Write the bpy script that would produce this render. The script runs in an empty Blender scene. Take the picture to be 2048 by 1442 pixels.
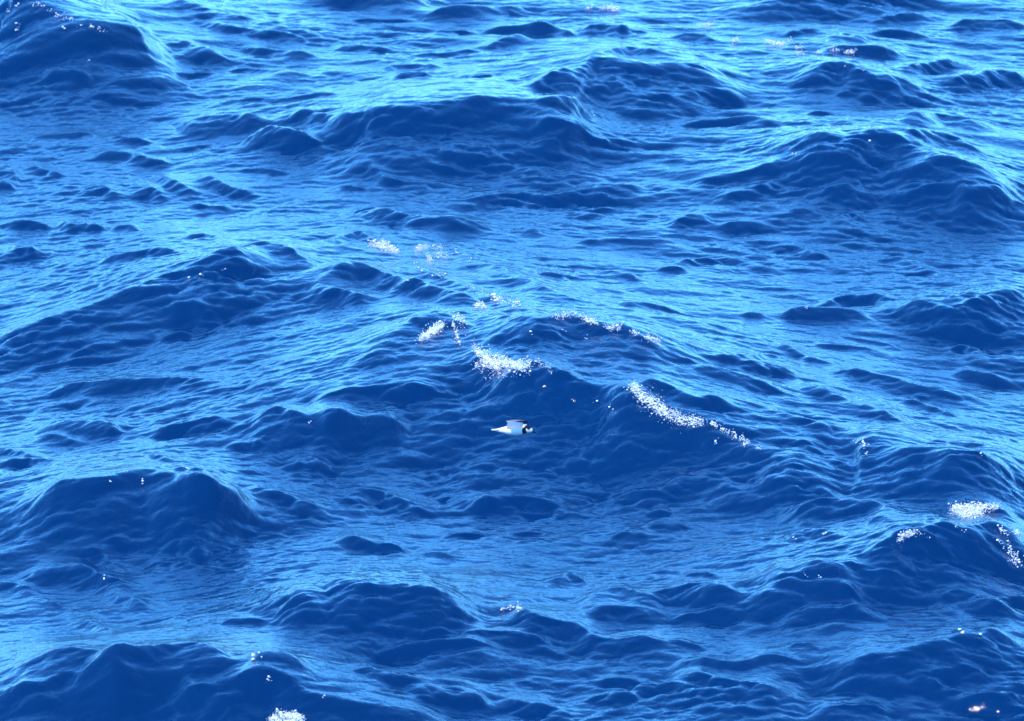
import bpy, math
import numpy as np
from mathutils import Vector

rng = np.random.default_rng(11)
scene = bpy.context.scene
R = math.radians

# ---------------------------------------------------------------- camera
IMG_W, IMG_H = 2048.0, 1442.0          # pixel frame the wave survey was read in
TH = R(11.0)                           # depression of the optical axis
SLANT = 50.0                           # metres from camera to the sea at frame centre
LENS = 251.0
CAM = np.array([0.0, -SLANT * math.cos(TH), SLANT * math.sin(TH)])
cd = bpy.data.cameras.new('camera')
cam = bpy.data.objects.new('camera', cd)
scene.collection.objects.link(cam)
cam.location = CAM
cam.rotation_euler = (R(90) - TH, 0, 0)
cd.lens = LENS
cd.sensor_width = 36.0
cd.clip_start = 0.5
cd.clip_end = 20000
cd.dof.use_dof = True
cd.dof.focus_distance = 46.5
cd.dof.aperture_fstop = 8.0
scene.camera = cam
FPX = IMG_W * LENS / 36.0
AX_R = np.array([1.0, 0, 0])
AX_F = np.array([0, math.cos(TH), -math.sin(TH)])
AX_U = np.array([0, math.sin(TH), math.cos(TH)])

# ---------------------------------------------------------------- sky and sun
SUN_EL, SUN_AZ = R(54), R(-32)         # sun high behind the viewer, to the left
w = bpy.data.worlds.new('World')
scene.world = w
w.use_nodes = True
nt = w.node_tree
nt.nodes.clear()
sky = nt.nodes.new('ShaderNodeTexSky')
sky.sky_type = 'NISHITA'
sky.sun_disc = False
sky.sun_elevation = SUN_EL
sun_dir = Vector((math.sin(SUN_AZ) * math.cos(SUN_EL), -math.cos(SUN_AZ) * math.cos(SUN_EL), math.sin(SUN_EL)))
sky.sun_rotation = math.atan2(sun_dir.x, sun_dir.y)
sky.altitude = 10
sky.air_density = 1.0
sky.dust_density = 0.2
sky.ozone_density = 5.0
tint = nt.nodes.new('ShaderNodeMix')
tint.data_type = 'RGBA'
tint.blend_type = 'MULTIPLY'
tint.inputs[0].default_value = 1.0
tint.inputs[7].default_value = (0.31, .87, 1.40, 1)
bg = nt.nodes.new('ShaderNodeBackground')
bg.inputs['Strength'].default_value = 0.15
wo = nt.nodes.new('ShaderNodeOutputWorld')
nt.links.new(sky.outputs[0], tint.inputs[6])
nt.links.new(tint.outputs[2], bg.inputs['Color'])
nt.links.new(bg.outputs[0], wo.inputs['Surface'])
ld = bpy.data.lights.new('sun', 'SUN')
ld.energy = 2.0
ld.angle = R(0.53)
ld.color = (1.0, 0.96, 0.9)
sun = bpy.data.objects.new('sun', ld)
scene.collection.objects.link(sun)
sun.location = (0, 0, 60)
sun.rotation_euler = sun_dir.to_track_quat('Z', 'Y').to_euler()

scene.view_settings.view_transform = 'Standard'
scene.view_settings.look = 'None'
scene.view_settings.gamma = 1.0
scene.view_settings.exposure = 1.25
scene.view_settings.use_curve_mapping = False
scene.cycles.max_bounces = 6


def ray(px, py):
    a = (np.asarray(px, float) - IMG_W / 2) / FPX
    b = (IMG_H / 2 - np.asarray(py, float)) / FPX
    d = AX_F + a[..., None] * AX_R + b[..., None] * AX_U
    return d


def at_height(px, py, z):
    d = ray(px, py)
    t = (np.asarray(z) - CAM[2]) / d[..., 2]
    return CAM[0] + d[..., 0] * t, CAM[1] + d[..., 1] * t


def to_px(P):
    q = P - CAM
    f = q @ AX_F
    return IMG_W / 2 + FPX * (q @ AX_R) / f, IMG_H / 2 - FPX * (q @ AX_U) / f, f


# ---------------------------------------------------------------- wave survey
# broad swell mounds:  x  y  height(m)  half width(m)  half depth(m)
MOUNDS = [
    (980, 640, .62, 1.45, 1.7), (470, 530, .34, .95, 1.3), (1710, 285, .40, 1.05, 1.5),
    (20, 5, .60, 1.0, 1.7), (1800, 900, .34, .95, 1.0), (250, 955, .38, .95, 1.0),
    (760, 1180, .30, .8, .8), (1910, 1070, .34, .7, .8), (920, 212, .32, 1.1, 1.4),
    (1240, 120, .28, .8, 1.2), (1640, 1155, .22, .6, .7), (180, 1320, .30, .9, .7),
    (1910, 1275, .28, .8, .7), (540, 1365, .25, .6, .6), (1300, 830, .28, .8, 1.0),
    (1680, 130, .22, .6, 1.2), (1960, 605, .18, .5, .8), (680, 850, .22, .8, .8),
]
# crest lines:  face height(px)  face slope  x,y  x,y ...
CRESTS = """
110 .42 -60,30 30,-5 90,15 180,45 260,62 340,76
14 .3 200,5 240,27 290,62 350,90
18 .3 400,40 470,55 560,65 620,75
30 .2 300,-10 420,20 560,45 650,55 700,65
20 .3 330,70 420,100 470,120
18 .3 480,90 560,100 640,110
10 .35 340,142 400,140 450,145
12 .35 460,140 500,135 540,140 600,150
20 .35 80,150 130,145 185,150
15 .3 200,170 290,160 340,158 380,165
8 .3 180,190 230,195 280,195
12 .35 420,205 500,197 560,195 640,187 680,195
30 .4 350,252 410,235 450,230 500,235 540,245
35 .35 540,225 600,225 660,230 720,250
25 .4 480,277 530,268 570,270 650,295
14 .35 60,275 110,270 150,265 195,272
10 .35 205,272 260,278 310,285
12 .35 180,310 235,303 290,315
15 .3 250,310 290,318 350,325
20 .35 -20,345 10,345 40,350
10 .3 45,330 90,340 120,350
20 .45 300,362 325,355 360,370 400,385
20 .5 255,385 290,378 305,377 335,398
15 .35 370,350 410,352 450,370 540,395
20 .4 -20,365 5,365 25,370
15 .35 140,380 170,378 200,375 240,400
12 .35 370,410 420,412 470,410
8 .3 470,340 520,335 580,345
15 .5 100,448 115,440 140,450 170,448 210,460
15 .45 -20,450 60,450 100,455
12 .4 215,458 245,450 280,456
10 .4 360,472 400,465 440,475
12 .35 640,490 670,478 700,472
40 .4 600,-20 750,-15 860,0
9 .35 690,40 760,36 840,38
20 .35 840,35 880,22 950,15 1020,12 1080,14
15 .4 960,60 1000,52 1060,50 1100,55
15 .4 860,67 900,60 960,62
18 .4 1050,57 1080,48 1110,55 1150,70
25 .45 1150,60 1200,47 1230,50 1260,62
12 .4 1240,60 1270,58 1310,65
15 .35 970,95 1010,80 1060,75
10 .3 680,92 720,90 800,97
8 .3 830,105 900,103 970,97
15 .35 750,140 790,128 840,125 890,135
20 .4 775,152 820,145 865,152
12 .35 930,150 960,145 1000,147
60 .42 1060,170 1100,150 1150,135 1190,116 1240,120 1300,130 1400,133 1500,140
25 .4 1170,115 1230,90 1260,88 1300,100 1380,113
15 .4 1050,172 1080,155 1120,148
30 .35 1190,182 1230,165 1260,185 1330,190 1390,185
100 .33 640,238 750,225 860,212 980,200 1060,215 1140,245 1230,270
22 .4 1050,210 1100,205 1150,210 1210,220
15 .35 1060,250 1100,245 1150,248
25 .35 1060,288 1110,275 1160,262 1200,275
12 .35 1180,295 1220,285 1270,290
16 .4 690,335 740,332 780,355 850,365 940,370
10 .4 670,370 710,374 745,382
22 .35 890,405 960,390 1040,382 1100,388 1180,380 1250,405
15 .35 1180,375 1240,373 1290,378
30 .4 670,422 750,415 790,428 870,435 940,445 1000,455
12 .35 1150,430 1200,418 1245,420
7 .35 795,395 825,398 855,405
10 .35 1040,462 1060,460 1080,475
12 .35 1150,485 1220,478 1300,482 1350,480
18 .5 670,480 715,460 735,468 765,490
15 .4 1330,452 1380,435 1420,440
40 .4 1420,15 1550,5 1700,-10 1900,-20
12 .4 1740,38 1800,30 1850,32
20 .45 1890,47 1960,40 2060,45
20 .45 1650,84 1690,70 1730,85
20 .4 1640,100 1680,92 1760,98 1800,105
15 .4 1340,72 1400,70 1440,85
10 .35 1560,68 1600,60 1640,62
12 .35 1740,65 1800,65 1860,72
45 .42 1570,163 1630,142 1670,125 1720,140 1780,158 1860,168
20 .4 1790,135 1850,125 1900,122 1940,130
25 .45 1950,152 2000,140 2060,160
25 .45 1890,168 1930,152 1970,165
30 .35 1340,192 1420,178 1480,195
12 .35 1660,188 1710,180 1760,195
30 .4 1790,243 1850,225 1880,222 1930,240 2010,248
10 .35 1610,228 1640,222 1665,230
75 .42 1490,312 1560,292 1600,275 1650,270 1700,278 1760,265 1800,280 1860,310 1930,330 2000,350 2060,375
25 .42 1800,275 1850,262 1890,268 1940,295 1990,312
15 .3 1600,330 1640,310 1680,315 1720,325
15 .3 1380,365 1440,350 1500,340 1570,325
20 .3 1420,392 1500,380 1560,360
12 .4 1640,385 1680,372 1705,378
10 .35 1645,395 1690,388 1720,393
35 .3 1780,385 1850,375 1950,365 2030,380
40 .4 1890,412 1960,392 2000,388 2070,402
12 .35 1560,430 1600,425 1650,430
18 .4 1660,440 1700,428 1730,440
10 .35 1430,452 1480,445 1520,450
15 .35 1360,240 1420,238 1500,235 1560,248
25 .5 -20,530 20,500 40,493 75,510
70 .42 -60,698 0,672 85,643 165,617 240,590 308,559 359,538 400,538 461,523 510,535 570,560
28 .42 360,527 430,507 478,500 505,482 547,487 598,511 640,527
18 .4 200,513 240,509 308,500 365,504
25 .45 335,630 369,612 400,617 435,622
18 .45 300,682 335,665 385,656
30 .45 612,600 640,562 665,542 700,525 745,530 800,545 860,572
25 .4 625,595 667,576 705,583 740,600
28 .48 775,580 824,560 858,569 902,586 960,603
28 .42 95,783 147,767 205,760 273,754 342,754 435,762
28 .42 60,860 103,846 144,844 191,846 228,862
22 .4 285,858 342,846 427,836 460,840
25 .48 490,842 523,822 547,810 581,822 630,832
45 .42 490,877 547,849 581,841 632,825 684,824 740,835
45 .38 620,845 690,830 760,835 840,852
35 .42 610,795 680,775 765,766 834,765 910,782
9 .4 30,750 61,745 90,750
10 .35 60,735 137,721 210,714
10 .35 110,718 205,692 295,678
12 .4 285,912 301,907 340,918
15 .4 60,872 113,873 142,888
16 .45 -20,892 34,902 56,912
20 .45 -20,922 51,914 112,926
90 .46 30,992 120,975 200,960 239,948 290,938 342,945 393,958 440,980 510,1012
15 .45 347,938 369,931 393,940 432,954
15 .45 438,892 489,882 515,890
30 .4 570,940 622,919 670,940
40 .42 350,955 410,972 461,983 500,998
25 .4 480,978 547,983 598,1003 655,1019
30 .4 290,1040 335,1032 375,1044 420,1062
18 .4 322,1094 355,1080 385,1094 412,1104
10 .4 200,1083 222,1078 243,1086
15 .35 280,1127 342,1126 398,1134
15 .42 145,1104 164,1096 191,1102 219,1123 243,1140
35 .46 20,1154 68,1140 113,1130 147,1131 178,1143 205,1154 239,1167 300,1176
22 .45 -20,1160 34,1171 80,1190
15 .4 200,1191 239,1198 290,1217
18 .42 130,1246 164,1237 198,1249 238,1266
12 .4 38,1206 85,1208 125,1224
10 .4 260,1241 308,1243 342,1234 382,1240
8 .35 405,1148 444,1143 484,1144
9 .4 495,1161 547,1155 595,1157
85 .44 540,1247 581,1215 622,1188 650,1172 660,1160 673,1170 731,1176 765,1171 817,1174 851,1180 890,1190 940,1198 990,1212
15 .4 430,1247 478,1240 545,1246
45 .46 0,1342 51,1318 137,1299 191,1299 239,1307 290,1304 335,1294 376,1289 410,1297 451,1311 490,1321
60 .46 -30,1392 34,1379 75,1372 113,1348 154,1345 215,1338 256,1355 300,1368
9 .5 348,1373 362,1366 377,1377
35 .45 335,1396 403,1384 437,1403 490,1424
70 .46 420,1375 478,1359 540,1350 581,1362 632,1393 700,1407 765,1420 895,1432
15 .42 500,1320 530,1311 564,1314 622,1330
22 .42 672,1332 714,1331 765,1348 817,1360 885,1364 974,1374
25 .42 820,1391 858,1383 919,1386 968,1402
25 .42 980,1400 1022,1400 1073,1407 1150,1427
30 .44 918,1281 960,1266 1005,1266 1049,1270 1097,1290
12 .4 838,1265 871,1258 925,1264
20 .4 725,1304 765,1294 851,1289 919,1297 995,1305
35 .45 992,1224 1022,1213 1049,1225 1090,1236 1141,1242 1175,1260 1210,1277 1295,1280 1390,1292
35 .42 1145,1200 1193,1188 1244,1174 1278,1188 1335,1200
30 .42 1285,1186 1329,1178 1399,1172 1427,1178 1495,1193
25 .38 1168,1228 1227,1215 1318,1230
18 .52 1085,1168 1124,1154 1135,1145 1152,1154 1175,1169
18 .38 878,1077 933,1063 970,1068 1030,1076
30 .33 945,1020 970,1003 1005,996 1056,996 1107,1010 1150,1022
35 .36 670,985 765,979 817,1003 875,1023
10 .35 880,987 919,983 965,984
8 .35 1015,1090 1056,1082 1095,1086
9 .35 1015,1062 1063,1060 1102,1069
12 .4 845,1110 871,1102 918,1114
22 .35 670,1072 748,1085 823,1098
25 .36 1205,992 1261,983 1312,975 1385,955
12 .38 1214,1080 1261,1065 1294,1076
12 .38 1306,1028 1329,1022 1362,1035
10 .38 1282,1052 1329,1048 1385,1056
15 .42 1183,1363 1227,1355 1284,1363
25 .42 1252,1380 1312,1372 1390,1374
15 .42 1170,1401 1227,1393 1302,1404
12 .38 742,1090 783,1085 815,1100
10 .38 732,1151 759,1143 823,1148
25 .36 1345,968 1420,958 1485,990
20 .38 1505,959 1567,966 1610,985
15 .42 1615,980 1645,973 1678,991
35 .5 1560,1030 1615,1017 1662,1002 1707,1003 1741,1003 1775,1017 1812,1033
12 .5 1736,1045 1765,1032 1787,1045
18 .45 1578,1077 1621,1061 1649,1061 1690,1074
80 .48 1705,1112 1758,1096 1792,1082 1827,1068 1867,1060 1912,1055 1946,1061 1980,1055 2014,1058 2080,1072
10 .4 1848,1049 1881,1041 1918,1044
30 .4 1915,1014 1973,1000 1998,1014 2060,1038
45 .38 1850,918 1950,925 2070,938
28 .46 1580,1132 1638,1125 1673,1126 1707,1123 1741,1137 1775,1150 1845,1163
55 .46 1500,1174 1553,1157 1587,1152 1618,1147 1645,1154 1676,1164 1707,1181 1750,1198
10 .4 1360,1151 1399,1147 1436,1153
25 .4 1562,1234 1621,1222 1690,1225 1741,1219 1782,1226
35 .45 1863,1190 1905,1188 1929,1179 1956,1188 1997,1212 2045,1232
15 .42 1998,1198 2030,1194 2070,1198
50 .46 1622,1340 1673,1331 1714,1325 1751,1307 1785,1306 1833,1289 1878,1277 1922,1265 1956,1268 1997,1261 2070,1268
15 .42 1358,1322 1416,1318 1485,1325 1553,1311 1608,1321
12 .42 1582,1295 1614,1289 1644,1295
60 .42 1330,1350 1399,1348 1433,1355 1485,1362 1536,1376 1610,1392
20 .42 1855,1347 1888,1335 1929,1331 1980,1347
18 .42 1820,1356 1854,1355 1883,1370
30 .42 1612,1426 1673,1417 1724,1413 1785,1421
20 .42 1920,1397 1997,1396 2060,1394
10 .4 1342,1284 1375,1287 1422,1298
15 .36 1340,1232 1416,1222 1510,1226
35 .44 815,501 850,496 885,492 919,502 947,518 1005,538 1056,559 1090,576 1180,604
22 .44 803,521 834,535 885,550 947,574 988,595 1039,614 1090,633
45 .42 725,728 783,678 834,644 850,634 899,629 926,622 965,611
60 .44 935,628 970,617 1022,632 1073,642 1107,634 1141,629 1176,637 1227,654 1244,648 1278,668 1329,692 1385,725
45 .45 925,690 940,693 953,702 988,716 1022,723 1042,730 1066,723 1107,740 1158,754 1200,766
55 .3 950,774 1022,754 1066,750 1107,750 1158,757 1215,772 1270,792 1320,815
82 .4 1150,765 1215,768 1258,778 1290,795 1340,820 1380,832 1416,839 1450,856 1519,894 1587,925 1655,949 1730,968
18 .42 1282,765 1305,755 1340,764 1392,788 1423,788 1451,801 1480,815
8 .35 1066,550 1107,545 1140,560
12 .33 1170,542 1244,549 1285,563
12 .33 1320,538 1350,534 1385,537
15 .33 1235,608 1295,605 1372,615
14 .38 1348,527 1399,513 1451,511 1510,519
18 .4 1528,491 1587,487 1622,501 1662,516
12 .38 1760,515 1792,514 1827,528 1868,540
22 .42 1635,609 1673,593 1707,586 1758,588 1798,601
45 .48 1760,628 1810,613 1854,608 1895,610 1950,600 1975,590 1998,583 2032,588 2090,592
15 .42 1875,602 1922,588 1962,585
22 .46 1562,629 1604,617 1639,620 1690,624 1738,632
8 .42 1490,631 1505,625 1534,632
9 .42 1916,657 1946,653 1979,659
18 .5 1888,704 1922,690 1946,696 1978,708
18 .38 1905,741 1963,743 2040,758
10 .38 1620,685 1690,692 1765,703
9 .38 1676,668 1741,682 1798,696
28 .46 1630,733 1645,731 1673,731 1697,740 1707,733 1734,743 1792,757 1844,774 1929,784 1990,803
14 .42 1408,717 1485,711 1526,702 1553,706 1580,724
12 .42 1545,683 1570,685 1604,702 1639,716 1680,724
20 .38 1470,727 1536,728 1598,742
22 .4 1340,700 1416,726 1485,747 1553,771 1595,786
30 .35 1580,767 1639,774 1690,791 1741,812 1792,832 1840,846
12 .38 1778,794 1844,805 1895,822 1930,834
14 .35 1520,814 1604,836 1680,855
15 .35 1530,869 1587,873 1648,889
90 .44 1682,896 1710,880 1734,872 1768,877 1810,894 1861,897 1912,897 1963,911 1998,901 2080,897
8 .38 1848,879 1875,876 1902,879
10 .42 1990,878 2018,872 2060,877
10 .38 1650,908 1690,918 1730,940
12 .4 650,985 700,1003 745,1012
"""
G_FACE = 1.25      # foot of a face runs out a little past its dark part
G_SLOPE = .41


def catmull(p, n):
    p = np.asarray(p, float)
    e = np.vstack([2 * p[0] - p[1], p, 2 * p[-1] - p[-2]])
    out = []
    for i in range(1, len(e) - 2):
        t = (np.arange(n) / n)[:, None]
        a, b, c, d = e[i - 1], e[i], e[i + 1], e[i + 2]
        out.append(.5 * (2 * b + (c - a) * t + (2 * a - 5 * b + 4 * c - d) * t ** 2 + (3 * b - a - 3 * c + d) * t ** 3))
    out.append(p[-1:])
    return np.vstack(out)


feats = []
for line in CRESTS.strip().splitlines():
    q = line.split()
    F = float(q[0])
    s = float(q[1]) * (G_SLOPE + .75 * math.exp(-F / 25))
    P = catmull([[float(v) for v in a.split(',')] for a in q[2:]], 2)
    feats.append({'F': F, 's': s, 'px': P, 'z': np.full(len(P), .1)})


KV = .42           # crest distances are taken in a depth-compressed metric


def set_world(f):
    x, y = at_height(f['px'][:, 0], f['px'][:, 1], f['z'])
    f['x'], f['y'] = x, y
    mid = len(x) // 2
    dist = math.hypot(y[mid] - CAM[1], CAM[2])
    th = math.atan2(CAM[2], y[mid] - CAM[1])
    mpp = dist / FPX
    d = np.hypot(np.diff(x), np.diff(y))
    cosphi = max(.42, abs(x[-1] - x[0]) / max(d.sum(), 1e-6))
    Lv = f['F'] * mpp * G_FACE / (f['s'] * math.cos(th) + math.sin(th))
    f['A'] = f['s'] * Lv / G_FACE * 1.15
    f['L'] = Lv * KV * (1 + .7 * (1 - cosphi))
    f['Lb'] = f['L'] * 2.3
    cum = np.concatenate([[0], np.cumsum(d)])
    t = cum / cum[-1]
    e = np.clip(np.minimum(t, 1 - t) / .22, 0, 1)
    lc = np.abs(np.gradient(x)) / np.maximum(np.hypot(np.gradient(x), np.gradient(y)), 1e-6)
    lc = np.convolve(np.pad(lc, 1, mode='edge'), [.25, .5, .25], 'valid')
    f['amp'] = f['A'] * (e * e * (3 - 2 * e)) * np.clip(lc / .5, .42, 1)


def eval_feat(f, X, Y):
    best = np.full(X.shape, 1e9, np.float32)
    side = np.zeros(X.shape, np.float32)
    amp = np.zeros(X.shape, np.float32)
    x, y, a = f['x'], f['y'] * KV, f['amp']
    Y = Y * KV
    for i in range(len(x) - 1):
        dx, dy = x[i + 1] - x[i], y[i + 1] - y[i]
        l2 = dx * dx + dy * dy + 1e-12
        rx, ry = X - x[i], Y - y[i]
        t = np.clip((rx * dx + ry * dy) / l2, 0, 1)
        ex, ey = rx - t * dx, ry - t * dy
        d2 = ex * ex + ey * ey
        cr = (dx * ey - dy * ex) / math.sqrt(l2)
        m = (d2 < best - 1e-7) | ((np.abs(d2 - best) <= 1e-7) & (np.abs(cr) > np.abs(side)))
        best = np.where(m, d2, best)
        side = np.where(m, cr, side)
        amp = np.where(m, a[i] + t * (a[i + 1] - a[i]), amp)
    d = np.sqrt(best)
    soft = .035
    sf = np.sqrt((d / f['L']) ** 2 + soft ** 2) - soft
    sb = np.sqrt((d / f['Lb']) ** 2 + (soft * .45) ** 2) - soft * .45
    front = np.clip(1 - sf, 0, 1) ** 1.55
    back = np.clip(1 - sb, 0, 1) ** 2.2
    q = np.clip(.5 - .9 * side / np.maximum(d, 1e-5), 0, 1)
    q = q * q * (3 - 2 * q)
    return amp * (q * front + (1 - q) * back)


mound_xy = [list(at_height(np.array(m[0]), np.array(m[1]), m[2] * .8)) for m in MOUNDS]


def eval_mounds(X, Y):
    h = np.zeros(X.shape, np.float32)
    for m, (cx, cy) in zip(MOUNDS, mound_xy):
        sv = np.where(Y < cy, m[4] * .85, m[4] * 1.5)      # steeper towards the wind, long back
        h += .62 * m[2] * np.exp(-.5 * (((X - cx) / m[3]) ** 2 + ((Y - cy) / sv) ** 2))
    return h


for f in feats:
    set_world(f)
for it in range(14):
    ax = np.concatenate([f['x'] for f in feats])
    ay = np.concatenate([f['y'] for f in feats])
    z = eval_mounds(ax, ay)
    for f in feats:
        r = max(f['L'], f['Lb']) / KV
        m = (ax > f['x'].min() - r) & (ax < f['x'].max() + r) & (ay > f['y'].min() - r) & (ay < f['y'].max() + r)
        z[m] += eval_feat(f, ax[m], ay[m])
    k = 0
    for f in feats:
        n = len(f['x'])
        zn = f['z'] + .4 * (z[k:k + n] - f['z'])
        f['z'] = np.convolve(np.pad(zn, 2, mode='edge'), [.1, .23, .34, .23, .1], 'valid')
        k += n
        set_world(f)


# ---------------------------------------------------------------- wind ripples (spectral tiles)
def tile(n, size, lmin, lmax, wind, spread, seed, slope_rms):
    """periodic sea patch: height and choppy side shift"""
    g = np.random.default_rng(seed)
    k1 = 2 * np.pi * np.fft.fftfreq(n, size / n)
    kx, ky = np.meshgrid(k1, k1, indexing='ij')
    k = np.hypot(kx, ky)
    k[0, 0] = 1
    c = np.abs(kx * wind[0] + ky * wind[1]) / k
    P = k ** -4.0 * (.06 + c ** spread)
    P *= 1 / (1 + np.exp((2 * np.pi / lmax - k) / (2 * np.pi / lmax * .12)))
    P *= np.exp(-(k * lmin / (2 * np.pi)) ** 2)
    P[0, 0] = 0
    H = np.sqrt(P) * (g.standard_normal((n, n)) + 1j * g.standard_normal((n, n)))
    h = np.fft.ifft2(H).real
    sx = np.fft.ifft2(1j * kx * H).real
    sy = np.fft.ifft2(1j * ky * H).real
    sc = slope_rms / math.sqrt((sx ** 2 + sy ** 2).mean())
    Dx = np.fft.ifft2(1j * kx / k * H).real
    Dy = np.fft.ifft2(1j * ky / k * H).real
    return (h * sc).astype(np.float32), (Dx * sc).astype(np.float32), (Dy * sc).astype(np.float32), size


def sample(T, X, Y, ang):
    h, dx, dy, size = T
    n = h.shape[0]
    ca, sa = math.cos(ang), math.sin(ang)
    u = ((X * ca + Y * sa) / size * n) % n
    v = ((-X * sa + Y * ca) / size * n) % n
    i, j = u.astype(np.int32), v.astype(np.int32)
    a, b = (u - i).astype(np.float32), (v - j).astype(np.float32)
    i %= n
    j %= n
    i2, j2 = (i + 1) % n, (j + 1) % n
    out = []
    for q in (h, dx, dy):
        out.append(q[i, j] * (1 - a) * (1 - b) + q[i2, j] * a * (1 - b) + q[i, j2] * (1 - a) * b + q[i2, j2] * a * b)
    return out[0], out[1] * ca - out[2] * sa, out[1] * sa + out[2] * ca


T_mid = tile(1024, 17.3, .24, 1.5, (.35, -.94), 4, 3, .115)
T_fine = tile(1024, 6.1, .035, .27, (.2, -.98), 3, 5, .18)
T_big = tile(512, 210.0, 2.0, 24.0, (.3, -.95), 4, 8, .16)

# ---------------------------------------------------------------- sea mesh, graded grid out to the horizon
def grow(start, step, end, ratio):
    o = [start]
    while o[-1] < end:
        step *= ratio
        o.append(o[-1] + step)
    return np.array(o[1:])


xd = np.arange(-5.0, 5.0001, .0115)
gx = grow(5.0, .0132, 4000, 1.42)
xs = np.concatenate([-gx[::-1], xd, gx])
yd = [-11.2]
while yd[-1] < 21.0:
    yd.append(yd[-1] + .0195 * ((yd[-1] - CAM[1]) / 45.0) ** 1.6)
yd = np.array(yd)
gy0 = grow(0, .02, 4000, 1.42)
ys = np.concatenate([yd[0] - gy0[::-1], yd, yd[-1] + gy0])
NX, NY = len(xs), len(ys)
X, Y = np.meshgrid(xs, ys, indexing='ij')
Xf, Yf = X.astype(np.float32), Y.astype(np.float32)

# slight meander so that no crest is a drawn line
mh, mx, my = sample(T_mid, Xf * .6 + 3.1, Yf * .6 + 7.7, .9)
WX, WY = Xf + mx * 1.2, Yf + my * 1.6
H = eval_mounds(WX, WY)
for f in feats:
    r = max(f['L'], f['Lb']) / KV + .2
    i0, i1 = np.searchsorted(xs, [f['x'].min() - r, f['x'].max() + r])
    j0, j1 = np.searchsorted(ys, [f['y'].min() - r, f['y'].max() + r])
    if i1 - i0 < 2 or j1 - j0 < 2:
        continue
    H[i0:i1, j0:j1] += eval_feat(f, WX[i0:i1, j0:j1], WY[i0:i1, j0:j1])


def blur(A, n, axis):
    k = np.hanning(2 * n + 3)[1:-1]
    k /= k.sum()
    out = np.zeros_like(A)
    for i, c in enumerate(k):
        out += c.astype(np.float32) * np.roll(A, i - n, axis)
    return out


H = blur(blur(H, 2, 0), 1, 1)      # water rounds off every edge


def smooth(e0, e1, v):
    t = np.clip((v - e0) / (e1 - e0), 0, 1)
    return t * t * (3 - 2 * t)


def wrap(T, X, Y):
    """ripples bend round the swell: crests lean one way left of the middle, the other way on the right"""
    m = smooth(-1.6, 1.6, X + .12 * Y)
    a, b = sample(T, X, Y, .38), sample(T, X + 2.3, Y + 1.1, -.62)
    n = np.sqrt(m * m + (1 - m) ** 2)
    return [(p * (1 - m) + q * m) / n for p, q in zip(a, b)]


near = (1 - smooth(5.0, 9.0, np.abs(Xf))) * (1 - smooth(20.5, 27.0, Yf)) * (1 - smooth(10.5, 16.0, -Yf))
far = 1 - near
cell = np.maximum(np.gradient(xs)[:, None], np.gradient(ys)[None, :]).astype(np.float32)
fb = 1 / (1 + (cell / 2.0) ** 2)
bh, bx, by = sample(T_big, Xf, Yf, 0.0)
H += bh * far * fb
DX, DY = -bx * far * fb * .8, -by * far * fb * .8
fm = 1 / (1 + (cell / .2) ** 4)
h, dx, dy = wrap(T_mid, Xf, Yf)
patch = .75 + .5 * smooth(-.03, .03, sample(T_mid, Xf * .35 + 5, Yf * .35 + 2, .5)[0])
gyb = blur(blur(np.gradient(H, ys, axis=1).astype(np.float32), 8, 0), 8, 1)
lean = .62 + .8 * smooth(-.05, .2, gyb)            # windward faces carry more ripple than the sheltered backs
H += h * fm * patch * lean
DX -= dx * fm * 1.25 * patch * lean
DY -= dy * fm * 1.25 * patch * lean
ff = 1 / (1 + (cell / .05) ** 4)
rough = .55 + .9 * smooth(-.03, .03, sample(T_mid, Xf * .5 + 1, Yf * .5 + 9, 1.9)[0])
h, dx, dy = wrap(T_fine, Xf + DX * .5, Yf + DY * .5)
rough *= lean
H += h * ff * rough
DX -= dx * ff * 1.0 * rough
DY -= dy * ff * 1.0 * rough

V = np.stack([X + DX, Y + DY, H], -1).reshape(-1, 3).astype(np.float32)
idx = np.arange(NX * NY, dtype=np.int32).reshape(NX, NY)
quads = np.stack([idx[:-1, :-1], idx[1:, :-1], idx[1:, 1:], idx[:-1, 1:]], -1).reshape(-1, 4)


def mesh_np(name, verts, faces, smooth_shade=True):
    me = bpy.data.meshes.new(name)
    n = faces.shape[1]
    me.vertices.add(len(verts))
    me.vertices.foreach_set('co', np.ascontiguousarray(verts, np.float32).ravel())
    me.loops.add(faces.size)
    me.loops.foreach_set('vertex_index', np.ascontiguousarray(faces, np.int32).ravel())
    me.polygons.add(len(faces))
    me.polygons.foreach_set('loop_start', np.arange(0, faces.size, n, dtype=np.int32))
    me.polygons.foreach_set('use_smooth', np.full(len(faces), smooth_shade, dtype=bool))
    me.update(calc_edges=True)
    return me


def link(name, me, mat=None, parent=None):
    o = bpy.data.objects.new(name, me)
    scene.collection.objects.link(o)
    if mat:
        me.materials.append(mat)
    if parent:
        o.parent = parent
    return o


def new_mat(name):
    m = bpy.data.materials.new(name)
    m.use_nodes = True
    return m, m.node_tree, m.node_tree.nodes['Principled BSDF']


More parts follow.
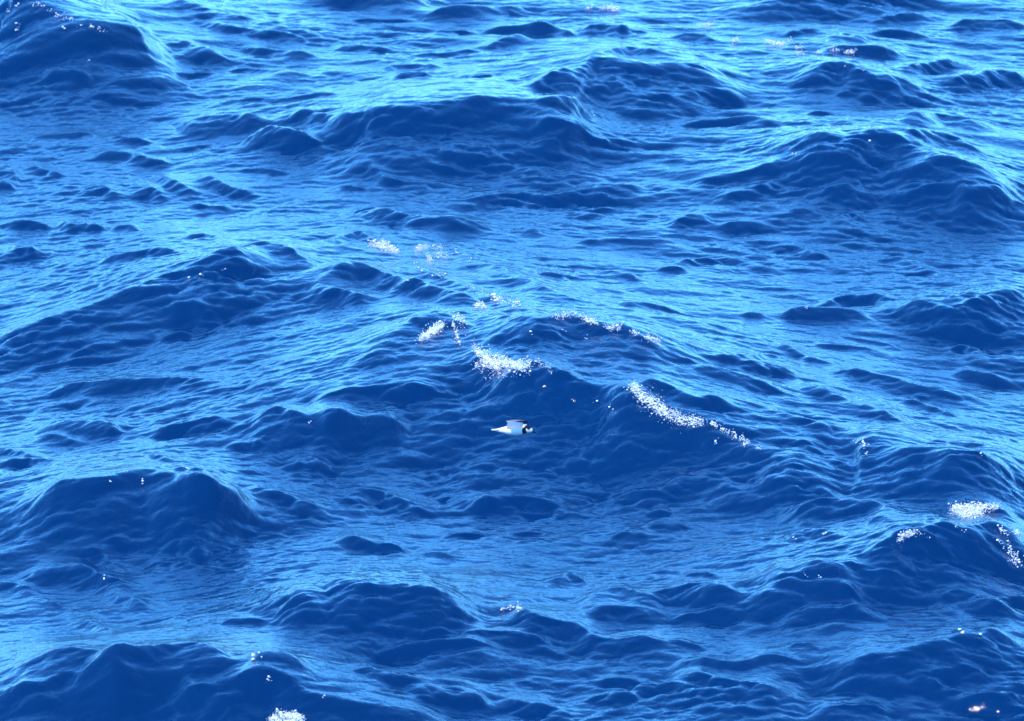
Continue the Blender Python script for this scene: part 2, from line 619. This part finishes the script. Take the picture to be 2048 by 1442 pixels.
# ---------------------------------------------------------------- water material
mw, t, b = new_mat('sea_water')
b.inputs['Base Color'].default_value = (0.0, 0.0195, 0.072, 1)
b.inputs['Roughness'].default_value = .055
b.inputs['IOR'].default_value = 1.333
b.subsurface_method = 'BURLEY'           # light wanders through the clear water, no crisp shadows
b.inputs['Subsurface Weight'].default_value = 1.0
b.inputs['Subsurface Radius'].default_value = (1, 1, 1)
b.inputs['Subsurface Scale'].default_value = .45
tc = t.nodes.new('ShaderNodeTexCoord')
mp = t.nodes.new('ShaderNodeMapping')
mp.inputs['Scale'].default_value = (1.0, .55, 1.0)
mp.inputs['Rotation'].default_value = (0, 0, .2)
n1 = t.nodes.new('ShaderNodeTexNoise')
n1.inputs['Scale'].default_value = 17
n1.inputs['Detail'].default_value = 4
n1.inputs['Roughness'].default_value = .6
bp = t.nodes.new('ShaderNodeBump')
bp.inputs['Strength'].default_value = 1.0
bp.inputs['Distance'].default_value = .0085
t.links.new(tc.outputs['Object'], mp.inputs['Vector'])
t.links.new(mp.outputs[0], n1.inputs['Vector'])
t.links.new(n1.outputs[0], bp.inputs['Height'])
t.links.new(bp.outputs[0], b.inputs['Normal'])

sea = link('sea', mesh_np('sea', V, quads), mw)
sea['kind'] = 'structure'
sea['label'] = 'deep blue open sea with steep wind waves and ripples'
sea['category'] = 'sea'

# ---------------------------------------------------------------- finding the water surface along a line of sight
core = V.reshape(NX, NY, 3)[len(gx):len(gx) + len(xd), len(gy0):len(gy0) + len(yd)].reshape(-1, 3).astype(float)
pu, pv, pf = to_px(core)
BIN = 4.0
bw, bh_ = int(IMG_W / BIN) + 20, int(IMG_H / BIN) + 20
bi = np.floor(pu / BIN).astype(int) + 10
bj = np.floor(pv / BIN).astype(int) + 10
ok = (bi >= 0) & (bi < bw) & (bj >= 0) & (bj < bh_)
key = (bi * bh_ + bj)[ok]
order = np.argsort(-pf[ok], kind='stable')
front = np.full(bw * bh_, -1, int)
front[key[order]] = np.nonzero(ok)[0][order]
front = front.reshape(bw, bh_)
for _ in range(6):                      # fill empty cells from their neighbours
    for sh, axx in ((1, 1), (-1, 1), (1, 0), (-1, 0)):
        nb = np.roll(front, sh, axx)
        front = np.where(front < 0, nb, front)
front = front.ravel()


def surface(px, py):
    """points of the sea surface seen at these frame positions"""
    px, py = np.asarray(px, float), np.asarray(py, float)
    i = np.clip(np.floor(px / BIN).astype(int) + 10, 0, bw - 1)
    j = np.clip(np.floor(py / BIN).astype(int) + 10, 0, bh_ - 1)
    v = front[i * bh_ + j]
    good = v >= 0
    P = core[np.where(good, v, 0)].copy()
    d = ray(px, py)
    depth = (P - CAM) @ AX_F
    Q = CAM + d * depth[:, None]
    return Q[good], good



# ---------------------------------------------------------------- seabird
BX, BY = 1026.5, 858.2
hit, _ = surface(np.array([BX]), np.array([BY + 22]))
b_dep = float((hit[0] - CAM) @ AX_F) - 2.6
b_org = CAM + ray(np.array([BX]), np.array([BY]))[0] * b_dep
S = b_dep / FPX / 12.02                # metres per survey unit of the bird outline


def attr_mat(name, rough, bump, thin=False):
    m, t, b = new_mat(name)
    a = t.nodes.new('ShaderNodeAttribute')
    a.attribute_name = 'plumage'
    n = t.nodes.new('ShaderNodeTexNoise')
    n.inputs['Scale'].default_value = 160
    n.inputs['Detail'].default_value = 3
    co = t.nodes.new('ShaderNodeTexCoord')
    mx = t.nodes.new('ShaderNodeMix')
    mx.data_type = 'RGBA'
    mx.blend_type = 'MULTIPLY'
    mx.inputs[0].default_value = .18
    bp = t.nodes.new('ShaderNodeBump')
    bp.inputs['Distance'].default_value = bump
    bp.inputs['Strength'].default_value = .5
    t.links.new(co.outputs['Object'], n.inputs['Vector'])
    t.links.new(a.outputs['Color'], mx.inputs[6])
    t.links.new(n.outputs[0], mx.inputs[7])
    t.links.new(mx.outputs[2], b.inputs['Base Color'])
    t.links.new(n.outputs[0], bp.inputs['Height'])
    t.links.new(bp.outputs[0], b.inputs['Normal'])
    b.inputs['Roughness'].default_value = rough
    b.inputs['Specular IOR Level'].default_value = .2
    if thin:                             # sunlight glows through spread feathers
        tr = t.nodes.new('ShaderNodeBsdfTranslucent')
        ms = t.nodes.new('ShaderNodeMixShader')
        ms.inputs[0].default_value = .85
        t.links.new(mx.outputs[2], tr.inputs['Color'])
        t.links.new(b.outputs[0], ms.inputs[1])
        t.links.new(tr.outputs[0], ms.inputs[2])
        t.links.new(ms.outputs[0], t.nodes['Material Output'].inputs['Surface'])
    return m


M_FEATHER = attr_mat('plumage', .75, .001)
M_WING = attr_mat('wing_feathers', .75, .001, True)
M_BILL, _, bb = new_mat('dark_horn')
bb.inputs['Base Color'].default_value = (.012, .014, .022, 1)
bb.inputs['Roughness'].default_value = .35
WHITE, GREY, DARK = (.93, .89, .87), (.42, .44, .50), (.012, .012, .018)


def inside(poly, x, z):
    r = np.zeros(x.shape, bool)
    n = len(poly)
    for i in range(n):
        x0, z0 = poly[i]
        x1, z1 = poly[(i + 1) % n]
        if z0 == z1:
            continue
        c = ((z0 > z) != (z1 > z)) & (x < (x1 - x0) * (z - z0) / (z1 - z0) + x0)
        r ^= c
    return r


def loft(rings):
    """closed tube through rings of equal point count, ends capped with fans"""
    m, n = rings.shape[:2]
    v = rings.reshape(-1, 3)
    i = np.arange(m - 1)[:, None] * n
    j = np.arange(n)[None, :]
    j2 = (j + 1) % n
    q = np.stack([i + j, i + j2, i + n + j2, i + n + j], -1).reshape(-1, 4)
    c0, c1 = len(v), len(v) + 1
    v = np.vstack([v, rings[0].mean(0), rings[-1].mean(0)])
    jj = np.arange(n)
    f0 = np.stack([np.full(n, c0), (jj + 1) % n, jj, np.full(n, c0)], -1)[:, :3]
    f1 = np.stack([np.full(n, c1), (m - 1) * n + jj, (m - 1) * n + (jj + 1) % n], -1)
    me = bpy.data.meshes.new('loft')
    me.from_pydata([tuple(p) for p in v], [], [tuple(map(int, k)) for k in np.concatenate([q]).tolist()]
                   + [tuple(map(int, k)) for k in f0.tolist() + f1.tolist()])
    me.polygons.foreach_set('use_smooth', np.full(len(me.polygons), True))
    me.update()
    return me, v


def colour(me, cols):
    a = me.color_attributes.new('plumage', 'FLOAT_COLOR', 'POINT')
    a.data.foreach_set('color', np.hstack([cols, np.ones((len(cols), 1))]).astype(np.float32).ravel())


# body: stations along the bird (x, back line, belly line, width factor)
ST = np.array([(548, 712, 738, .7), (575, 703, 744, .8), (640, 691, 757, .9), (700, 678, 773, .95), (800, 652, 797, 1.0),
               (900, 624, 828, 1.0), (1000, 602, 846, 1.0), (1100, 590, 851, 1.0), (1200, 584, 843, .98),
               (1270, 580, 826, .92), (1340, 588, 802, .86), (1400, 602, 788, .82), (1450, 625, 782, .8),
               (1485, 655, 775, .8), (1503, 688, 765, .8), (1510, 712, 748, .8)], float)
st = catmull(ST, 9)
ang = np.linspace(0, 2 * np.pi, 56, endpoint=False)
cz, hz = (st[:, 1] + st[:, 2]) / 2, (st[:, 2] - st[:, 1]) / 2
ringx = np.repeat(st[:, 0:1], 56, 1)
ringz = cz[:, None] - hz[:, None] * np.sin(ang)[None]
ringy = (hz * st[:, 3])[:, None] * np.cos(ang)[None]
rings = np.stack([(ringx - 1040) * S, ringy * S, (700 - ringz) * S], -1)
me, v = loft(rings)
vx, vz = v[:, 0] / S + 1040, 700 - v[:, 2] / S
cols = np.tile(np.array(WHITE), (len(v), 1))
wob = 6 * np.sin(v[:, 1] / S * .09) + 4 * np.sin(vx * .13)
cap = inside([(1335, 596), (1400, 590), (1470, 622), (1496, 664), (1458, 676), (1432, 708), (1402, 706), (1375, 676), (1335, 652), (1322, 618)], vx, vz + wob * .6)
col = inside([(1288, 632), (1335, 618), (1352, 650), (1338, 690), (1352, 740), (1374, 780), (1352, 822), (1295, 840), (1262, 786), (1252, 700), (1264, 655)], vx + wob * .6, vz)
nape = (vx > 1180) & (vx < 1330) & (vz < 612)
cols[nape] = (.55, .56, .6)
cols[cap | col] = DARK
colour(me, cols)
bird = link('seabird', me, M_FEATHER)
bird.location = b_org
bird['label'] = 'small white seabird with black collar and eye patch flying low over the waves'
bird['category'] = 'bird'

# wings: sections (y, z, leading x, trailing x, thickness) in millimetres
K = S / .000285


def make_wing(sec, up_col, low_col):
    sc = catmull(np.array(sec, float), 6)
    rg = []
    n = 14
    for y, z, xl, xt, th in sc:
        c = np.linspace(0, 1, n)
        prof = th * (2.6 * np.sqrt(c) * (1 - c) ** .9 + .12 * np.sin(np.pi * c))
        camber = .05 * (xl - xt) * np.sin(np.pi * c)
        x = xl + (xt - xl) * c
        up = np.stack([x, np.full(n, y), z + camber + prof * .6], -1)
        lo = np.stack([x, np.full(n, y), z + camber - prof * .4], -1)[::-1][1:-1]
        rg.append(np.vstack([up, lo]))
    rg = np.array(rg) * .001 * K
    me, v = loft(rg)
    m, n2 = rg.shape[:2]
    k = np.arange(m * n2)
    isup = np.concatenate([(k % n2) < n, [True, True]])
    cols = np.where(isup[:, None], np.array(up_col), np.array(low_col))
    frac = np.concatenate([(k // n2) / (m - 1), [0, 1]])
    chord = np.concatenate([np.where(k % n2 < n, (k % n2) / (n - 1), 1 - (k % n2 - n + 1) / (n - 1)), [.5, .5]])
    cols = np.where(((frac > .45) & (chord < .16) | (frac > .8))[:, None], np.array((.03, .03, .045)), cols)
    colour(me, cols)
    return me


near_sec = [(-20, 4, 62, -48, 7), (-40, 26, 64, -44, 7), (-58, 48, 66, -40, 6), (-76, 67, 70, -42, 6), (-105, 77, 76, -52, 4.5),
            (-150, 87, 84, -46, 3.5), (-215, 98, 95, 0, 3), (-265, 103, 103, 30, 2.8), (-290, 105, 106, 70, 2.0)]
far_sec = [(20, 8, 62, -48, 7), (42, 22, 64, -44, 7), (66, 35, 68, -40, 6), (100, 29, 76, -46, 5),
           (150, 17, 84, -40, 4), (215, 3, 93, 8, 3), (262, -8, 100, 60, 2), (285, -13, 103, 94, 1.2)]
o = link('wing', make_wing(near_sec, (.82, .83, .85), WHITE), M_WING, bird)
o['label'] = 'raised near wing, pale with a dark tip'
o = link('wing', make_wing(far_sec, (.82, .83, .85), WHITE), M_WING, bird)

# tail: rounded fan
tp = []
for xz, hw, th, zc in [(690, 16, 8, 724), (640, 19, 7, 724), (590, 23, 6.4, 722), (550, 24, 6.4, 721), (528, 20, 5.8, 720), (515, 11, 4.2, 720)]:
    a = np.linspace(0, 2 * np.pi, 20, endpoint=False)
    tp.append(np.stack([np.full(20, (xz - 1040) * S), hw * .001 * K * np.cos(a), (700 - zc) * S + th * .001 * K * np.sin(a) - hw * .001 * K * np.cos(a) * .18], -1))
me, v = loft(np.array(tp)[:, ::-1])
colour(me, np.tile(np.array((.78, .78, .79)), (len(v), 1)))
link('tail', me, M_FEATHER, bird)

# bill: short, hooked at the tip
bp_ = []
for xz, zc, hh, hw in [(1472, 724, 42, 32), (1500, 734, 44, 30), (1524, 750, 38, 26), (1545, 765, 32, 21), (1560, 779, 26, 17), (1570, 794, 18, 12), (1573, 810, 7, 5)]:
    a = np.linspace(0, 2 * np.pi, 14, endpoint=False)
    bp_.append(np.stack([(xz - 1040 + 6 * np.sin(a)) * S, hw * S * np.cos(a), (700 - zc + hh * np.sin(a)) * S], -1))
me, v = loft(np.array(bp_))
link('bill', me, M_BILL, bird)

# eyes
for sg in (-1, 1):
    a = np.linspace(0, 2 * np.pi, 12, endpoint=False)
    r = 13 * S
    rr = []
    for q in np.linspace(-1.4, 1.4, 7):
        rr.append(np.stack([(1428 - 1040) * S + r * np.cos(q) * np.cos(a), np.full(12, sg * 64 * S + r * .6 * np.sin(q)), (700 - 688) * S + r * np.cos(q) * np.sin(a)], -1))
    me, v = loft(np.array(rr))
    link('eye', me, M_BILL, bird)

# ---------------------------------------------------------------- foam and spray
M_FOAM, t, b = new_mat('foam')
b.inputs['Base Color'].default_value = (.82, .83, .86, 1)
b.inputs['Roughness'].default_value = .35
b.inputs['IOR'].default_value = 1.33
n1 = t.nodes.new('ShaderNodeTexNoise')
n1.inputs['Scale'].default_value = 220
bp = t.nodes.new('ShaderNodeBump')
bp.inputs['Distance'].default_value = .002
co = t.nodes.new('ShaderNodeTexCoord')
t.links.new(co.outputs['Object'], n1.inputs['Vector'])
t.links.new(n1.outputs[0], bp.inputs['Height'])
t.links.new(bp.outputs[0], b.inputs['Normal'])
g = (1 + 5 ** .5) / 2
ICO_V = np.array([(-1, g, 0), (1, g, 0), (-1, -g, 0), (1, -g, 0), (0, -1, g), (0, 1, g), (0, -1, -g), (0, 1, -g), (g, 0, -1), (g, 0, 1), (-g, 0, -1), (-g, 0, 1)]) / math.sqrt(1 + g * g)
ICO_F = np.array([(0, 11, 5), (0, 5, 1), (0, 1, 7), (0, 7, 10), (0, 10, 11), (1, 5, 9), (5, 11, 4), (11, 10, 2), (10, 7, 6), (7, 1, 8),
                  (3, 9, 4), (3, 4, 2), (3, 2, 6), (3, 6, 8), (3, 8, 9), (4, 9, 5), (2, 4, 11), (6, 2, 10), (8, 6, 7), (9, 8, 1)])


def blobs(P, r):
    n = len(P)
    sq = np.stack([rng.uniform(.8, 1.5, n), rng.uniform(.8, 1.4, n), rng.uniform(.6, 1.1, n)], -1)
    v = P[:, None, :] + ICO_V[None] * (r[:, None] * sq)[:, None, :]
    f = ICO_F[None] + (np.arange(n) * 12)[:, None, None]
    return v.reshape(-1, 3), f.reshape(-1, 3)


def froth(label, strokes, name='foam_patch', cat='foam', lift=.012, size=.42):
    """strokes: (polyline px, half width px, count, mean radius mm, clumping 0..1)"""
    PX, PY, RR = [], [], []
    for line, hw, n, rad, clump in strokes:
        n = max(3, int(n * 1.35)) if n > 40 else n
        L = catmull(line, 6) if len(line) > 2 else np.array(line, float)
        d = np.concatenate([[0], np.cumsum(np.hypot(*np.diff(L, axis=0).T))])
        m = max(3, int(n * (1 - clump) * .35) + 3)
        cs = rng.beta(1.5, 1.5, m) * d[-1]
        co_ = rng.normal(0, .62, m) * hw
        pick = rng.integers(0, m, n)
        sp = max(2.4, hw * .3)
        sx = cs[pick] + rng.normal(0, sp, n)
        so = co_[pick] + rng.normal(0, sp * .6, n)
        X_ = np.interp(sx, d, L[:, 0])
        Y_ = np.interp(sx, d, L[:, 1])
        over = np.where(sx < 0, sx, np.where(sx > d[-1], sx - d[-1], 0)) / d[-1]      # run out past the ends
        X_ = X_ + over * (L[-1, 0] - L[0, 0])
        Y_ = Y_ + over * (L[-1, 1] - L[0, 1])
        loose = rng.random(n) < .12                                                   # stray bubbles round the patch
        so = so + np.where(loose, rng.normal(0, hw * .7, n), 0)
        X_ = X_ + np.where(loose, rng.normal(0, hw * .9, n), 0)
        PX.append(X_ + rng.normal(0, 1.2, n))
        PY.append(Y_ + so)
        RR.append(np.clip(rad * size * rng.lognormal(0, .55, n), 1.3, 9))
    P, good = surface(np.concatenate(PX), np.concatenate(PY))
    r = np.concatenate(RR)[good] * .001
    P[:, 2] += r * .3 + np.abs(rng.normal(0, lift, len(r))) * .5
    P[:, 1] -= .01
    v, f = blobs(P, r)
    o = link(name, mesh_np(name, v, f), M_FOAM)
    o['kind'] = 'stuff'
    o['label'] = label
    o['category'] = cat
    return o


def glints(label, strokes):  # white beads put in as painted sun glints on the water
    return froth(label, strokes, 'glint_beads', 'glints', .02, .68)


froth('white frothing foam spilling down the front of the central wave', [
    ([(952, 706), (985, 722), (1015, 726), (1045, 733), (1062, 727)], 10, 1500, 5.0, .4),
    ([(950, 735), (975, 730), (1000, 738)], 9, 420, 4.2, .6),
    ([(945, 690), (952, 700), (965, 710)], 7, 160, 3.8, .6),
    ([(1060, 722), (1085, 730), (1108, 742)], 5, 90, 3.6, .5),  # sun glints past the foam, put in as white beads
    ([(960, 752), (1000, 756), (1040, 752)], 5, 60, 3.0, .5)])
froth('oblong pale foam streak on the left shoulder of the central peak', [
    ([(838, 680), (860, 666), (886, 648)], 7, 620, 4.6, .3), ([(862, 664), (888, 650)], 7, 260, 4.8, .3)])
glints('white beads painting sun glints below the tip of the central peak', [
    ([(897, 634), (915, 638), (932, 645)], 8, 90, 3.6, .5), ([(905, 640), (912, 668), (922, 690)], 8, 110, 3.4, .5)])
froth('small foam cap on the tip of the central peak', [([(948, 613), (960, 610), (972, 613)], 4, 200, 4.4, .3)])
froth('foam and droplets along the ridge right of the central peak', [
    ([(1105, 633), (1140, 629), (1165, 633)], 6, 190, 3.6, .6), ([(1162, 634), (1178, 640), (1195, 646)], 5, 260, 4.2, .4),
    ([(1205, 652), (1225, 656), (1245, 650)], 5, 170, 3.8, .5), ([(1262, 662), (1275, 668)], 6, 60, 3.6, .5),
    ([(1290, 672), (1308, 680), (1322, 684)], 5, 160, 3.6, .4)])
froth('broken diagonal line of foam on the ridge to the right of the bird', [
    ([(1262, 775), (1285, 795), (1320, 818), (1350, 835)], 11, 1100, 4.6, .5), ([(1340, 828), (1370, 838), (1408, 845)], 10, 520, 4.0, .6),
    ([(1262, 772), (1278, 776)], 9, 120, 3.8, .5)])
glints('string of white beads painted as sun glints below the diagonal foam line', [
    ([(1412, 842), (1440, 858), (1480, 880), (1525, 896)], 5, 190, 3.6, .6), ([(1418, 880), (1435, 890)], 4, 6, 4.2, .2)])
froth('twin foam clumps behind the small peak on the upper left ridge', [
    ([(738, 487), (755, 490), (780, 497), (798, 503)], 6, 560, 4.4, .4), ([(760, 486), (780, 488)], 5, 140, 4.2, .4)])
froth('thin foam and painted sun glints on the far crest above the central peak', [
    ([(828, 502), (842, 497), (856, 494)], 4, 190, 3.8, .4), ([(860, 495), (890, 493)], 3, 60, 3.6, .6),
    ([(855, 515), (866, 524)], 8, 150, 3.4, .5), ([(872, 512), (890, 514), (902, 512)], 10, 90, 3.8, .6),  # second stroke paints a cluster of sun glints as white beads
    ([(908, 502), (930, 510), (948, 520)], 3, 22, 4.6, .5)])
glints('row of white beads painted as sun glints along the second ridge above the central peak', [
    ([(828, 528), (845, 540), (865, 547), (892, 556)], 5, 30, 4.6, .6), ([(930, 572), (950, 576)], 2, 10, 4.2, .3),
    ([(968, 588), (985, 594), (1010, 602), (1048, 612)], 5, 130, 3.8, .6)])
froth('isolated round foam patch near the right edge', [
    ([(1900, 1017), (1925, 1018), (1960, 1016), (1985, 1014)], 7, 1000, 4.6, .3), ([(1912, 1026), (1940, 1029), (1965, 1026)], 5, 480, 4.4, .3),
    ([(1980, 1012), (2000, 1016)], 5, 110, 3.6, .5)])
froth('short foam streak on the crest below the round foam patch', [([(1794, 1078), (1812, 1070), (1832, 1064)], 5, 260, 3.8, .5), ([(1838, 1066), (1858, 1078)], 3, 16, 4.0, .5)])
glints('cluster of white beads painted as sun glints on the dark wave face at the right edge', [
    ([(1998, 1058), (2025, 1064), (2046, 1072)], 6, 60, 3.8, .6), ([(1985, 1085), (2010, 1090), (2030, 1088)], 8, 26, 4.0, .5),
    ([(2005, 1105), (2025, 1112), (2040, 1128)], 10, 60, 3.8, .5), ([(2020, 1122), (2044, 1132)], 4, 30, 3.6, .4)])
glints('few white beads painted as sun glints on the peaked crest at right centre', [([(1712, 886), (1722, 880), (1736, 884)], 8, 34, 3.8, .5), ([(1728, 898), (1734, 912)], 4, 6, 3.8, .4)])
froth('lump of foam cut by the bottom edge', [([(535, 1442), (560, 1434), (585, 1432), (612, 1438)], 5, 620, 4.2, .3), ([(545, 1446), (605, 1444)], 4, 420, 4.2, .3)])
glints('white beads painting sun glints on a dark little crest at bottom centre', [([(1004, 1216), (1022, 1215), (1050, 1226)], 7, 46, 3.8, .5)])
froth('flat foam scrap near the top edge', [([(1172, 17), (1186, 16)], 2, 60, 4.5, .3), ([(1196, 16), (1215, 15), (1245, 20)], 3, 240, 5.0, .3)])
froth('broken line of flat foam scraps in the upper right', [
    ([(1466, 92), (1467, 82), (1478, 77)], 2, 90, 4.6, .2), ([(1530, 83), (1550, 86), (1568, 91)], 3, 220, 5.0, .3), ([(1566, 88), (1582, 82)], 3, 60, 4.6, .3),
    ([(1588, 95), (1606, 97)], 2, 60, 4.6, .2), ([(1588, 107), (1612, 106)], 2, 60, 4.6, .2), ([(1628, 104), (1646, 107)], 2, 40, 4.6, .2),
    ([(1660, 95), (1674, 92)], 3, 30, 4.2, .3), ([(1662, 103), (1680, 101)], 2, 46, 4.6, .2), ([(1692, 105), (1708, 104)], 3, 80, 4.8, .2)])
froth('faint foam strip above the broken foam line', [([(1392, 48), (1412, 50), (1430, 49)], 2, 130, 4.6, .3)])
glints('white beads painting sun sparkle on the big wave in the top left corner', [
    ([(8, 30), (26, 20), (40, 6)], 4, 14, 6.5, .4), ([(50, 2), (68, 10), (92, 16), (105, 20)], 4, 26, 7.0, .4), ([(108, 28), (130, 38), (146, 43)], 4, 24, 7.0, .4),
    ([(162, 50), (178, 53), (205, 60), (230, 66)], 3, 20, 6.5, .4), ([(30, 54), (38, 60)], 4, 9, 6.5, .3), ([(124, 56), (140, 61)], 3, 7, 6.0, .3),
    ([(195, 4), (218, 18), (241, 26)], 2, 7, 7.0, .4)])
glints('single sun glints painted as white beads, scattered over the wave crests', [
    ([(x, y), (x + 4, y + 1)], 2, 3, 5.6, .2) for x, y in
    [(176, 122), (534, 7), (447, 13), (1408, 135), (1690, 134), (1723, 142), (1590, 307), (1740, 283), (205, 1157), (537, 1356), (537, 1361), (648, 1397),
     (1610, 1154), (1635, 1157), (1922, 1264), (1957, 1268), (1614, 616), (1063, 665), (1125, 663), (1170, 676), (1222, 818), (1190, 803), (248, 944), (371, 935),
     (618, 847), (377, 556), (404, 549), (447, 543), (282, 967), (219, 961), (1648, 1068), (1583, 1074), (506, 1316), (517, 1313), (819, 561), (1203, 115),
     (1962, 910), (1910, 1057), (1924, 1063)]])
